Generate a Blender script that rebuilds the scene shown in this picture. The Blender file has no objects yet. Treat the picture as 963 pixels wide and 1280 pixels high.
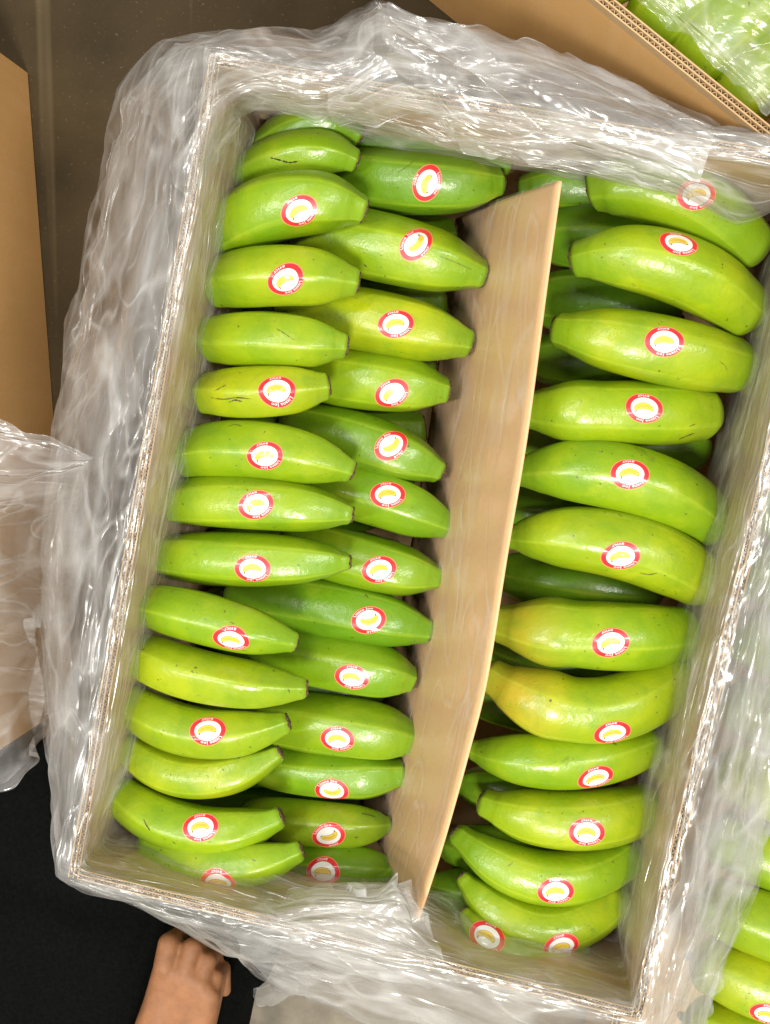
import bpy, bmesh, math, random
import numpy as np
from mathutils import Vector, Matrix
from mathutils.bvhtree import BVHTree
random.seed(7); rng = np.random.RandomState(11)
PI = math.pi
SC = bpy.context.scene
COL = SC.collection

# ------------------------------------------------------------------ camera
H = 0.24            # height of the open carton's rim above the floor
D = 0.66            # camera above the rim
F = 1300.0          # focal length in photo pixels
TA, TB = math.radians(-5.0), math.radians(6.5)
ROT = Matrix.Rotation(TB, 3, 'Y') @ Matrix.Rotation(TA, 3, 'X')
CAMP = Vector((0, 0, H + D))
cd = bpy.data.cameras.new('camera'); cam = bpy.data.objects.new('camera', cd); COL.objects.link(cam)
cam.matrix_world = Matrix.Translation(CAMP) @ ROT.to_4x4()
cd.sensor_fit = 'VERTICAL'; cd.sensor_height = 32; cd.sensor_width = 24; cd.lens = 32 * F / 1280
cd.clip_start = 0.01; cd.clip_end = 100
SC.camera = cam

# ------------------------------------------------------------------ light (indoor ceiling lamps)
world = bpy.data.worlds.new('World'); SC.world = world; world.use_nodes = True
wb = world.node_tree.nodes['Background']; wb.inputs[0].default_value = (1.0, 0.96, 0.9, 1); wb.inputs[1].default_value = 0.42

def area(name, loc, sx, sy, power, color, target=(0, 0, 0.2), rz=0):
    l = bpy.data.lights.new(name, 'AREA'); l.shape = 'RECTANGLE'; l.size = sx; l.size_y = sy; l.energy = power; l.color = color
    o = bpy.data.objects.new(name, l); COL.objects.link(o); o.location = loc
    d = Vector(target) - Vector(loc); o.rotation_euler = d.to_track_quat('-Z', 'Y').to_euler()
    return o
area('ceiling_lamp', (0.10, -1.05, 2.45), 0.42, 0.42, 57, (1.0, 0.97, 0.90))
area('ceiling_tube', (-0.75, 0.75, 2.6), 1.2, 0.10, 15, (1.0, 0.97, 0.92))
area('ceiling_tube', (1.25, 0.1, 2.3), 0.12, 1.2, 28, (1.0, 0.97, 0.92))
area('ceiling_tube', (-1.15, -0.35, 2.4), 0.12, 1.2, 29, (1.0, 0.97, 0.92))

SC.view_settings.view_transform = 'Standard'; SC.view_settings.look = 'None'
SC.view_settings.exposure = 0.0; SC.view_settings.gamma = 1
SC.render.engine = 'CYCLES'
SC.cycles.max_bounces = 6; SC.cycles.transparent_max_bounces = 14
SC.cycles.diffuse_bounces = 2; SC.cycles.glossy_bounces = 2
SC.cycles.caustics_reflective = False; SC.cycles.caustics_refractive = False

# ------------------------------------------------------------------ helpers
def W(px, py, dz=0.0):
    """the place at height rim+dz seen at that point of the photograph"""
    d = ROT @ Vector((px - 481.5, -(py - 640), -F))
    k = (H + dz - CAMP.z) / d.z
    return CAMP + d * k
def pxm(dz):        # metres per photo pixel at that height
    return (D - dz) / F
def tag(o, label=None, cat=None, group=None, kind=None):
    if label: o['label'] = label
    if cat: o['category'] = cat
    if group: o['group'] = group
    if kind: o['kind'] = kind
    return o
def link(name, me, mats=(), parent=None):
    o = bpy.data.objects.new(name, me); COL.objects.link(o)
    for m in (mats if isinstance(mats, (list, tuple)) else [mats]): me.materials.append(m)
    if parent: o.parent = parent
    return o
def empty(name, loc=(0, 0, 0)):
    o = bpy.data.objects.new(name, None); COL.objects.link(o); o.location = loc; o.empty_display_size = 0.02
    return o
def adopt(child, parent):   # parts keep their place in the world
    child.parent = parent
    child.matrix_parent_inverse = Matrix.Translation(-Vector(parent.location))
    return child
def grid_mesh(name, V, closed_u=False, closed_v=False, smooth=True, size=(1, 1)):
    """V: (nu, nv, 3) array"""
    nu, nv = V.shape[:2]
    me = bpy.data.meshes.new(name)
    iu = np.arange(nu if closed_u else nu - 1); iv = np.arange(nv if closed_v else nv - 1)
    I, J = np.meshgrid(iu, iv, indexing='ij'); I2 = (I + 1) % nu; J2 = (J + 1) % nv
    q = np.stack([I * nv + J, I2 * nv + J, I2 * nv + J2, I * nv + J2], -1).reshape(-1, 4)
    me.vertices.add(nu * nv); me.vertices.foreach_set('co', V.reshape(-1).astype(np.float32))
    me.loops.add(q.size); me.loops.foreach_set('vertex_index', q.reshape(-1).astype(np.int32))
    me.polygons.add(len(q)); me.polygons.foreach_set('loop_start', np.arange(0, q.size, 4).astype(np.int32))
    uv = me.uv_layers.new(name='uv')
    U = (np.stack([I / nu, (J) / nv, (I + 1) / nu, J / nv, (I + 1) / nu, (J + 1) / nv, I / nu, (J + 1) / nv], -1)).reshape(-1)
    me.update(calc_edges=True); U = (U.reshape(-1, 2) * np.array(size)).reshape(-1)
    uv.data.foreach_set('uv', U.astype(np.float32))
    if smooth: me.polygons.foreach_set('use_smooth', np.ones(len(q), bool))
    return me
# 2-D gradient noise in numpy
def perlin(x, y, seed=0):
    r = np.random.RandomState(seed); perm = r.permutation(256); ang = r.rand(256) * 2 * PI
    xi = np.floor(x).astype(int); yi = np.floor(y).astype(int); xf = x - xi; yf = y - yi
    def g(ix, iy, dx, dy):
        a = ang[perm[(perm[ix & 255] + iy) & 255]]
        return np.cos(a) * dx + np.sin(a) * dy
    u = xf ** 3 * (xf * (xf * 6 - 15) + 10); v = yf ** 3 * (yf * (yf * 6 - 15) + 10)
    a = g(xi, yi, xf, yf); b = g(xi + 1, yi, xf - 1, yf); c = g(xi, yi + 1, xf, yf - 1); d = g(xi + 1, yi + 1, xf - 1, yf - 1)
    return (a * (1 - u) + b * u) * (1 - v) + (c * (1 - u) + d * u) * v
def crumple(x, y, seed, ang=0.0, stretch=3.0, scale=30.0, octaves=4):
    """sharp creases: folded noise, stretched along ang; result about -0.5..0.5"""
    c, s = math.cos(ang), math.sin(ang)
    a = (x * c + y * s) * scale / stretch; b = (-x * s + y * c) * scale
    wx = perlin(x * scale * .35, y * scale * .35, seed + 50); wy = perlin(x * scale * .35 + 9, y * scale * .35, seed + 51)
    a = a + wx * .9; b = b + wy * 1.2
    h = 0; A = 1; t = 0
    for o in range(octaves):
        n = perlin(a, b, seed + o)
        h = h + A * (np.abs(n) * 2 - .45); t += A
        th = 0.7 + o; a, b = (a * math.cos(th) + b * math.sin(th)) * 1.9, (-a * math.sin(th) + b * math.cos(th)) * 1.9
        A *= 0.52
    return h / t
def smooth_closed(pts, n):      # Catmull-Rom through closed stations
    P = np.array(pts, float); m = len(P); out = []
    seg = np.linalg.norm(np.roll(P, -1, 0)[:, :2] - P[:, :2], axis=1) + 1e-6
    cum = np.concatenate([[0], np.cumsum(seg)]); tt = np.linspace(0, cum[-1], n, endpoint=False)
    return tt, cum, m
def cr(P, i, f, closed=True):
    m = len(P)
    idx = (lambda k: k % m) if closed else (lambda k: np.clip(k, 0, m - 1))
    p0, p1, p2, p3 = P[idx(i - 1)], P[idx(i)], P[idx(i + 1)], P[idx(i + 2)]
    f = f[:, None]
    return .5 * ((2 * p1) + (-p0 + p2) * f + (2 * p0 - 5 * p1 + 4 * p2 - p3) * f ** 2 + (-p0 + 3 * p1 - 3 * p2 + p3) * f ** 3)
def path(P, n):                 # open polyline, smooth, n samples
    P = np.array(P, float); t = np.linspace(0, len(P) - 1 - 1e-6, n); i = t.astype(int)
    return cr(P, i, t - i, closed=False)
def add_box(bm, c0, ax, ay, az):
    """box from corner c0 along three vectors"""
    c0 = Vector(c0); ax, ay, az = Vector(ax), Vector(ay), Vector(az)
    v = [bm.verts.new(c0 + ax * i + ay * j + az * k) for k in (0, 1) for j in (0, 1) for i in (0, 1)]
    for f in ((0, 2, 3, 1), (4, 5, 7, 6), (0, 1, 5, 4), (2, 6, 7, 3), (0, 4, 6, 2), (1, 3, 7, 5)):
        bm.faces.new([v[k] for k in f])
def bm_obj(name, bm, mats, parent=None, smooth=False):
    bmesh.ops.recalc_face_normals(bm, faces=bm.faces)
    me = bpy.data.meshes.new(name); bm.to_mesh(me); bm.free()
    if smooth:
        for p in me.polygons: p.use_smooth = True
    o = link(name, me, mats)
    if parent: adopt(o, parent)
    return o

# ------------------------------------------------------------------ materials
def new_mat(name):
    m = bpy.data.materials.new(name); m.use_nodes = True; nt = m.node_tree
    for n in list(nt.nodes): nt.nodes.remove(n)
    out = nt.nodes.new('ShaderNodeOutputMaterial')
    return m, nt, out
def N(nt, typ, **kw):
    n = nt.nodes.new(typ)
    for k, v in kw.items():
        if k.startswith('i_'):
            n.inputs[k[2:].replace('_', ' ')].default_value = v
        else: setattr(n, k, v)
    return n
def ramp(nt, fac, stops, interp='LINEAR'):
    r = N(nt, 'ShaderNodeValToRGB'); r.color_ramp.interpolation = interp
    e = r.color_ramp.elements
    while len(e) > 1: e.remove(e[-1])
    e[0].position = stops[0][0]; e[0].color = stops[0][1]
    for p, c in stops[1:]:
        x = e.new(p); x.color = c
    nt.links.new(fac, r.inputs[0]); return r
def noise(nt, vec, scale, detail=4, rough=.55, dist=0):
    n = N(nt, 'ShaderNodeTexNoise'); n.inputs['Scale'].default_value = scale; n.inputs['Detail'].default_value = detail
    n.inputs['Roughness'].default_value = rough; n.inputs['Distortion'].default_value = dist
    nt.links.new(vec, n.inputs['Vector']); return n
def mixc(nt, a, b, fac, mode='MIX'):
    m = N(nt, 'ShaderNodeMix', data_type='RGBA', blend_type=mode)
    L = nt.links
    for s, v in ((6, a), (7, b), (0, fac)):
        if hasattr(v, 'is_output') or isinstance(v, bpy.types.NodeSocket): L.new(v, m.inputs[s])
        else: m.inputs[s].default_value = v
    return m.outputs[2]
def mapping(nt, src, scale=(1, 1, 1), rot=(0, 0, 0)):
    m = N(nt, 'ShaderNodeMapping'); m.inputs['Scale'].default_value = scale; m.inputs['Rotation'].default_value = rot
    nt.links.new(src, m.inputs['Vector']); return m.outputs[0]
def g(v): return (v, v, v, 1)

def banana_mat():
    m, nt, out = new_mat('banana_peel'); L = nt.links
    tc = N(nt, 'ShaderNodeTexCoord'); oi = N(nt, 'ShaderNodeObjectInfo')
    at = N(nt, 'ShaderNodeAttribute', attribute_name='peel')     # x: along the fruit, y: ridge
    sp = N(nt, 'ShaderNodeSeparateXYZ'); L.new(at.outputs['Vector'], sp.inputs[0])
    obj = tc.outputs['Object']
    # per-fruit offset so that no two have the same pattern
    add = N(nt, 'ShaderNodeVectorMath', operation='ADD'); L.new(obj, add.inputs[0])
    mul = N(nt, 'ShaderNodeVectorMath', operation='SCALE'); mul.inputs[0].default_value = (7, 3, 5); L.new(oi.outputs['Random'], mul.inputs['Scale'])
    L.new(mul.outputs[0], add.inputs[1]); v = add.outputs[0]
    n1 = noise(nt, v, 22, 3, .5)
    base = ramp(nt, n1.outputs[0], [(.26, (.195, .310, .004, 1)), (.50, (.275, .370, .005, 1)), (.78, (.365, .420, .007, 1))]).outputs[0]
    # fruit-to-fruit tone
    tone = ramp(nt, oi.outputs['Random'], [(0, (.74, .90, .8, 1)), (.5, (1, 1, 1, 1)), (1, (1.16, 1.03, 1.0, 1))]).outputs[0]
    c = mixc(nt, base, tone, 1.0, 'MULTIPLY')
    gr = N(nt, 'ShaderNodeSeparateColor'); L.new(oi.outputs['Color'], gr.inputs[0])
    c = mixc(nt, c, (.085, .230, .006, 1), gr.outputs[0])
    # greener neck and blossom end
    ends = ramp(nt, sp.outputs[0], [(0, g(.8)), (.10, g(.35)), (.25, g(0)), (.72, g(0)), (.9, g(.45)), (1, g(.65))])
    c = mixc(nt, c, (.150, .300, .010, 1), ends.outputs[0])
    rp = N(nt, 'ShaderNodeMath', operation='MULTIPLY'); L.new(ramp(nt, sp.outputs[0], [(.62, g(0)), (.86, g(.62)), (1, g(.3))]).outputs[0], rp.inputs[0]); L.new(gr.outputs[1], rp.inputs[1])
    c = mixc(nt, c, (.52, .31, .03, 1), rp.outputs[0])
    # pale line along the angular ridges
    rd = ramp(nt, sp.outputs[1], [(.80, g(0)), (1.0, g(.30))])
    c = mixc(nt, c, (.47, .58, .05, 1), rd.outputs[0])
    # fine lengthwise mottling
    n2 = noise(nt, v, 120, 5, .6); c = mixc(nt, c, (.17, .33, .02, 1), ramp(nt, n2.outputs[0], [(.5, g(0)), (.72, g(.22))]).outputs[0])
    n5 = noise(nt, v, 48, 5, .62, .4); c = mixc(nt, c, (.110, .250, .008, 1), ramp(nt, n5.outputs[0], [(.48, g(0)), (.70, g(.42))]).outputs[0])
    n6 = noise(nt, v, 33, 3, .55); c = mixc(nt, c, (.56, .56, .03, 1), ramp(nt, n6.outputs[0], [(.56, g(0)), (.78, g(.25))]).outputs[0])
    # small brown specks and rubs
    n3 = noise(nt, v, 260, 2, .5); sp3 = ramp(nt, n3.outputs[0], [(.715, g(0)), (.75, g(.8))])
    c = mixc(nt, c, (.07, .055, .012, 1), sp3.outputs[0])
    n4 = noise(nt, v, 60, 4, .7, 1.0); sc4 = ramp(nt, n4.outputs[0], [(.665, g(0)), (.72, g(.6))])
    c = mixc(nt, c, (.13, .14, .02, 1), sc4.outputs[0])
    b = N(nt, 'ShaderNodeBsdfPrincipled'); L.new(c, b.inputs['Base Color'])
    rr = ramp(nt, noise(nt, v, 35, 4, .6).outputs[0], [(.3, g(.24)), (.7, g(.46))]); L.new(rr.outputs[0], b.inputs['Roughness'])
    b.inputs['Specular IOR Level'].default_value = .45
    b.inputs['Coat Weight'].default_value = .25; b.inputs['Coat Roughness'].default_value = .16
    
    nb = noise(nt, v, 330, 3, .6); nb2 = noise(nt, v, 70, 3, .5)
    bu = N(nt, 'ShaderNodeBump'); bu.inputs['Strength'].default_value = .32; bu.inputs['Distance'].default_value = .0007; L.new(nb.outputs[0], bu.inputs['Height'])
    bu2 = N(nt, 'ShaderNodeBump'); bu2.inputs['Strength'].default_value = .30; bu2.inputs['Distance'].default_value = .002; L.new(nb2.outputs[0], bu2.inputs['Height']); L.new(bu.outputs[0], bu2.inputs['Normal'])
    L.new(bu2.outputs[0], b.inputs['Normal']); L.new(bu2.outputs[0], b.inputs['Coat Normal'])
    L.new(b.outputs[0], out.inputs[0]); return m
def simple(name, color, rough=.5, nscale=60, namp=.25, bump=.2, bdist=.001, spec=.5, coat=0, stretch=(1, 1, 1), color2=None):
    m, nt, out = new_mat(name); L = nt.links
    tc = N(nt, 'ShaderNodeTexCoord'); v = mapping(nt, tc.outputs['Object'], stretch)
    n = noise(nt, v, nscale, 5, .6)
    c2 = color2 or tuple(x * (1 - namp) for x in color[:3]) + (1,)
    c = ramp(nt, n.outputs[0], [(.35, c2), (.65, color)])
    b = N(nt, 'ShaderNodeBsdfPrincipled'); L.new(c.outputs[0], b.inputs['Base Color']); b.inputs['Roughness'].default_value = rough
    b.inputs['Specular IOR Level'].default_value = spec; b.inputs['Coat Weight'].default_value = coat
    bu = N(nt, 'ShaderNodeBump'); bu.inputs['Strength'].default_value = bump; bu.inputs['Distance'].default_value = bdist
    L.new(n.outputs[0], bu.inputs['Height']); L.new(bu.outputs[0], b.inputs['Normal']); L.new(b.outputs[0], out.inputs[0])
    return m
def cardboard(name, c1, c2, bump=.35):
    m, nt, out = new_mat(name); L = nt.links
    tc = N(nt, 'ShaderNodeTexCoord'); o = tc.outputs['Object']
    n1 = noise(nt, o, 9, 4, .55); n2 = noise(nt, mapping(nt, o, (1, 1, 1.6)), 420, 4, .7); n3 = noise(nt, mapping(nt, o, (1, 1, .06)), 130, 2, .5)
    c = ramp(nt, n1.outputs[0], [(.3, c2), (.7, c1)]).outputs[0]
    c = mixc(nt, c, (.22, .12, .05, 1), ramp(nt, n2.outputs[0], [(.48, g(0)), (.8, g(.22))]).outputs[0])
    c = mixc(nt, c, (.80, .70, .5, 1), ramp(nt, n3.outputs[0], [(.5, g(0)), (.75, g(.06))]).outputs[0])
    b = N(nt, 'ShaderNodeBsdfPrincipled'); L.new(c, b.inputs['Base Color']); b.inputs['Roughness'].default_value = .72; b.inputs['Specular IOR Level'].default_value = .3
    bu = N(nt, 'ShaderNodeBump'); bu.inputs['Strength'].default_value = bump; bu.inputs['Distance'].default_value = .0008; L.new(n3.outputs[0], bu.inputs['Height'])
    L.new(bu.outputs[0], b.inputs['Normal']); L.new(b.outputs[0], out.inputs[0]); return m
def film_mat(name, milk=(.06, .28), gloss=1.0, fine=1.0, crease=1.0, along=1.0):
    m, nt, out = new_mat(name); L = nt.links
    tc = N(nt, 'ShaderNodeTexCoord'); o = tc.outputs['Object']
    nz = noise(nt, o, 14, 4, .6, .6)
    uv = tc.outputs['UV']
    def creases(src, scale, det, dist, width):      # sharp sparse fold lines: 1 on the line, falling to 0
        n = noise(nt, src, scale, det, .5, dist)
        a = N(nt, 'ShaderNodeMath', operation='SUBTRACT'); L.new(n.outputs[0], a.inputs[0]); a.inputs[1].default_value = .5
        b = N(nt, 'ShaderNodeMath', operation='ABSOLUTE'); L.new(a.outputs[0], b.inputs[0])
        c = N(nt, 'ShaderNodeMapRange'); L.new(b.outputs[0], c.inputs[0]); c.inputs[1].default_value = 0; c.inputs[2].default_value = width; c.inputs[3].default_value = 1; c.inputs[4].default_value = 0
        return c.outputs[0]
    c1 = creases(mapping(nt, uv, (.14, 1, 1), (0, 0, .12)), 42, 1, .5, .07)
    c2 = creases(mapping(nt, uv, (.30, 1, 1), (0, 0, -.85)), 26, 1, .8, .035)
    c3 = creases(mapping(nt, uv, (.30, 1, 1), (0, 0, .75)), 30, 1, .8, .035)
    def bump(h, st, d, prev=None):
        bu = N(nt, 'ShaderNodeBump'); bu.inputs['Strength'].default_value = st * fine; bu.inputs['Distance'].default_value = d; L.new(h, bu.inputs['Height'])
        if prev: L.new(prev, bu.inputs['Normal'])
        return bu.outputs[0]
    soft = noise(nt, mapping(nt, uv, (.25, 1, 1), (0, 0, .1)), 55, 1, .4, .4)
    nrm = bump(c1, .7 * along, .0013); nrm = bump(c2, .6, .0009, nrm); nrm = bump(c3, .6, .0009, nrm); nrm = bump(soft.outputs[0], .5, .004, nrm)
    tr = N(nt, 'ShaderNodeBsdfTransparent'); tr.inputs[0].default_value = (.985, .985, .98, 1)
    df = N(nt, 'ShaderNodeBsdfDiffuse'); df.inputs[0].default_value = (.95, .95, .94, 1); L.new(nrm, df.inputs['Normal'])
    tl = N(nt, 'ShaderNodeBsdfTranslucent'); tl.inputs[0].default_value = (.95, .95, .94, 1); L.new(nrm, tl.inputs['Normal'])
    dm = N(nt, 'ShaderNodeMixShader'); dm.inputs[0].default_value = .35; L.new(df.outputs[0], dm.inputs[1]); L.new(tl.outputs[0], dm.inputs[2])
    lw = N(nt, 'ShaderNodeLayerWeight'); lw.inputs[0].default_value = .5; L.new(nrm, lw.inputs['Normal'])
    pw = N(nt, 'ShaderNodeMath', operation='POWER'); L.new(lw.outputs['Facing'], pw.inputs[0]); pw.inputs[1].default_value = 3.5
    mk = N(nt, 'ShaderNodeMapRange'); L.new(nz.outputs[0], mk.inputs[0]); mk.inputs[1].default_value = .38; mk.inputs[2].default_value = .66; mk.inputs[3].default_value = milk[0]; mk.inputs[4].default_value = milk[1]
    # stress whitening on the folds, and more film to look through where it slants
    def mad(a_, k, c_):
        n = N(nt, 'ShaderNodeMath', operation='MULTIPLY_ADD'); L.new(a_, n.inputs[0]); n.inputs[1].default_value = k; L.new(c_, n.inputs[2]); n.use_clamp = True; return n.outputs[0]
    f = mad(c1, .10 * crease * along, mk.outputs[0]); f = mad(c2, .15 * crease, f); f = mad(c3, .15 * crease, f); f = mad(pw.outputs[0], .12, f)
    m1 = N(nt, 'ShaderNodeMixShader'); L.new(f, m1.inputs[0]); L.new(tr.outputs[0], m1.inputs[1]); L.new(dm.outputs[0], m1.inputs[2])
    gl = N(nt, 'ShaderNodeBsdfGlossy'); gl.inputs['Roughness'].default_value = .20; L.new(nrm, gl.inputs['Normal'])
    fm = N(nt, 'ShaderNodeMath', operation='MULTIPLY_ADD'); L.new(pw.outputs[0], fm.inputs[0]); fm.inputs[1].default_value = .16; fm.inputs[2].default_value = .060 * gloss; fm.use_clamp = True
    m2 = N(nt, 'ShaderNodeMixShader'); L.new(fm.outputs[0], m2.inputs[0]); L.new(m1.outputs[0], m2.inputs[1]); L.new(gl.outputs[0], m2.inputs[2])
    L.new(m2.outputs[0], out.inputs[0]); return m
def floor_mat():
    m, nt, out = new_mat('dark_floor'); L = nt.links
    tc = N(nt, 'ShaderNodeTexCoord'); o = tc.outputs['Object']
    n1 = noise(nt, o, 6, 5, .6, .5); n2 = noise(nt, o, 260, 4, .7); n3 = noise(nt, mapping(nt, o, (1, .03, 1), (0, 0, -.13)), 26, 3, .5)
    c = ramp(nt, n1.outputs[0], [(.3, (.036, .026, .013, 1)), (.7, (.072, .050, .024, 1))]).outputs[0]
    c = mixc(nt, c, (.30, .23, .13, 1), ramp(nt, n2.outputs[0], [(.62, g(0)), (.74, g(.5))]).outputs[0])
    c = mixc(nt, c, (.26, .20, .11, 1), ramp(nt, n3.outputs[0], [(.66, g(0)), (.76, g(.4))]).outputs[0])
    b = N(nt, 'ShaderNodeBsdfPrincipled'); L.new(c, b.inputs['Base Color']); b.inputs['Roughness'].default_value = .6; b.inputs['Specular IOR Level'].default_value = .12
    bu = N(nt, 'ShaderNodeBump'); bu.inputs['Strength'].default_value = .4; bu.inputs['Distance'].default_value = .001; L.new(n2.outputs[0], bu.inputs['Height'])
    L.new(bu.outputs[0], b.inputs['Normal']); L.new(b.outputs[0], out.inputs[0]); return m
def flat(name, color, rough=.35, coat=.5):
    m, nt, out = new_mat(name)
    b = N(nt, 'ShaderNodeBsdfPrincipled'); b.inputs['Base Color'].default_value = color; b.inputs['Roughness'].default_value = rough; b.inputs['Coat Weight'].default_value = coat; b.inputs['Coat Roughness'].default_value = .12
    nt.links.new(b.outputs[0], out.inputs[0]); return m

M_BAN = banana_mat()
M_SCAR = simple('stem_scar', (.16, .10, .035, 1), .85, 500, .75, .9, .002, color2=(.03, .018, .008, 1))
M_TIP = simple('dry_blossom', (.05, .035, .015, 1), .9, 600, .6, .8, .001)
M_BRUISE = simple('bruised_peel', (.12, .13, .02, 1), .6, 300, .4, .3, .001)
M_PALE = simple('scratched_peel', (.55, .52, .16, 1), .6, 300, .2, .3, .001)
M_KRAFT = cardboard('kraft_board', (.72, .43, .17, 1), (.62, .36, .13, 1))
M_KRAFT_IN = cardboard('pale_board', (.64, .44, .21, 1), (.56, .37, .17, 1))
M_LINER = cardboard('board_edge', (.54, .37, .19, 1), (.46, .30, .15, 1))
M_FLUTE = cardboard('fluting', (.46, .31, .16, 1), (.34, .22, .10, 1))
M_FILM = film_mat('clear_plastic_film', (.03, .17), 1.3)
M_FILM2 = film_mat('milky_plastic_film', (.08, .28), 1.5)
M_THIN = film_mat('thin_plastic_film', (.0, .05), 1.1, 1.0, .7)
M_COVER = film_mat('film_on_board', (.0, .05), 1.5, .5, .9, .0)
M_RED = flat('sticker_red', (.72, .020, .030, 1)); M_WHITE = flat('sticker_white', (.82, .80, .76, 1))
M_YEL = flat('sticker_yellow', (.80, .56, .06, 1)); M_INK = flat('sticker_ink', (.16, .12, .05, 1)); M_RIM = flat('sticker_rim', (.80, .26, .10, 1))
M_PINK = flat('sticker_letters', (.86, .70, .70, 1))
M_FLOOR = floor_mat()
M_CONC = simple('pale_floor', (.24, .205, .15, 1), .7, 40, .35, .3, .002)
M_SKIN = simple('skin', (.29, .125, .052, 1), .6, 60, .30, .5, .0018, .4)
M_CLOTH = simple('black_cloth', (.0042, .0048, .0042, 1), .95, 300, .4, .4, .001, .04)

# ------------------------------------------------------------------ setting
def sheet(name, pts, z, mat, kind):
    bm = bmesh.new(); bm.faces.new([bm.verts.new((p[0], p[1], z)) for p in pts]); o = bm_obj(name, bm, mat)
    o['kind'] = kind; return o
sheet('floor', [(-6, -6), (6, -6), (6, 6), (-6, 6)], 0, M_FLOOR, 'structure')
def wp(px, py): p = W(px, py, -H); return (p.x, p.y)
sheet('pale_floor_strip', [wp(150, 1120), wp(900, 1185), wp(1600, 1330), wp(1500, 2400), wp(-600, 2200)], .004, M_CONC, 'structure')

# ------------------------------------------------------------------ cartons
def carton(name, corners, top, label, bottom=True, fluted=(0, 1, 2, 3), th=.0075, board=None, hole=None):
    """corners: four world points (x, y) in order round the box; th: wall thickness; rim at z = top"""
    root = empty(name, (sum(c[0] for c in corners) / 4, sum(c[1] for c in corners) / 4, 0))
    tag(root, label, 'carton', 'open fruit cartons')
    cs = [Vector((c[0], c[1], 0)) for c in corners]; cen = sum(cs, Vector()) / 4
    for i in range(4):
        a, b = cs[i], cs[(i + 1) % 4]; d = (b - a); L = d.length; d.normalize()
        n = Vector((-d.y, d.x, 0))
        if n.dot(cen - a) < 0: n = -n
        a2 = a + d * (th if i % 2 == 0 else 0); L2 = L - (2 * th if i % 2 == 0 else 0)   # butt joints
        bm = bmesh.new(); edge = .009 if i in fluted else 0
        if hole == i:    # a hand hole in the wall: four pieces round it
            hx, hz, hw, hh = .30 * L2, .13, .09, .032
            add_box(bm, a2 + Vector((0, 0, .002)), d * L2, n * th, (0, 0, hz - .002))
            add_box(bm, a2 + Vector((0, 0, hz)), d * hx, n * th, (0, 0, hh))
            add_box(bm, a2 + d * (hx + hw) + Vector((0, 0, hz)), d * (L2 - hx - hw), n * th, (0, 0, hh))
            add_box(bm, a2 + Vector((0, 0, hz + hh)), d * L2, n * th, (0, 0, top - edge - hz - hh))
        else:
            add_box(bm, a2 + Vector((0, 0, .002)), d * L2, n * th, (0, 0, top - edge - .002))
        w = bm_obj('side_panel', bm, board or M_KRAFT_IN, root)
        if i in fluted:
            bm = bmesh.new(); t = .0009
            for off in (0, th / 2 - t / 2, th - t):
                wob = off
                add_box(bm, a2 + n * wob + Vector((0, 0, top - edge)), d * L2, n * t, (0, 0, edge))
            l = bm_obj('liner_sheet', bm, M_LINER); l.parent = w
            l.matrix_parent_inverse = w.matrix_world.inverted() if False else Matrix.Translation(-Vector(root.location)).inverted() @ Matrix.Translation(-Vector(root.location))
            bm = bmesh.new()
            for k, off in enumerate((t, th / 2 + t / 2)):
                wdt = th / 2 - 1.5 * t; pitch = .0044; m = int(L2 / pitch * 2); prev = None
                for j in range(m + 1):
                    q = a2 + d * (j * pitch / 2 + k * .001) + n * (off + (wdt if (j % 2) else 0))
                    q = q + d * random.uniform(-.0003, .0003); s = random.uniform(-.0012, 0.0)
                    v1 = bm.verts.new(q + Vector((0, 0, top - edge))); v2 = bm.verts.new(q + Vector((0, 0, top - .0006 + s)))
                    v3 = bm.verts.new(q + d * .0007 + Vector((0, 0, top - edge))); v4 = bm.verts.new(q + d * .0007 + Vector((0, 0, top - .0006 + s)))
                    if prev:
                        bm.faces.new((prev[0], v1, v2, prev[1])); bm.faces.new((prev[2], prev[3], v4, v3)); bm.faces.new((prev[1], v2, v4, prev[3]))
                    prev = (v1, v2, v3, v4)
            f = bm_obj('fluting', bm, M_FLUTE); f.parent = w
    if bottom:
        bm = bmesh.new(); a = cs[0] + (cs[1] - cs[0]).normalized() * th + (cs[3] - cs[0]).normalized() * th
        ex = cs[1] - cs[0]; ey = cs[3] - cs[0]
        add_box(bm, a + Vector((0, 0, .003)), ex * (1 - 2 * th / ex.length), ey * (1 - 2 * th / ey.length), (0, 0, .006))
        bm_obj('bottom_panel', bm, M_KRAFT_IN, root)
    return root

def rect_from(tl, tr, br, bl):
    """nearest true rectangle to four measured rim corners"""
    P = [np.array(W(*c)[:2]) for c in (tl, tr, br, bl)]; c = sum(P) / 4
    ex = (P[1] - P[0] + P[2] - P[3]) / 2; ey = (P[3] - P[0] + P[2] - P[1]) / 2
    w, h = np.linalg.norm(ex), np.linalg.norm(ey); u = ex / w; v = np.array([u[1], -u[0]])
    if v @ ey < 0: v = -v
    e2 = ey / h; v = (v + e2); v /= np.linalg.norm(v); u = np.array([-v[1], v[0]]);
    if u @ ex < 0: u = -u
    return [tuple(c - u * w / 2 - v * h / 2), tuple(c + u * w / 2 - v * h / 2), tuple(c + u * w / 2 + v * h / 2), tuple(c - u * w / 2 + v * h / 2)]
MAIN = rect_from((255, 60), (1062, 208), (800, 1276), (93, 1098))
carton('fruit_carton', MAIN, H, 'open cardboard carton in the middle, packed with rows of green bananas')
mu = (Vector(MAIN[1]) - Vector(MAIN[0])).normalized(); mv = (Vector(MAIN[3]) - Vector(MAIN[0])).normalized()

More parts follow.
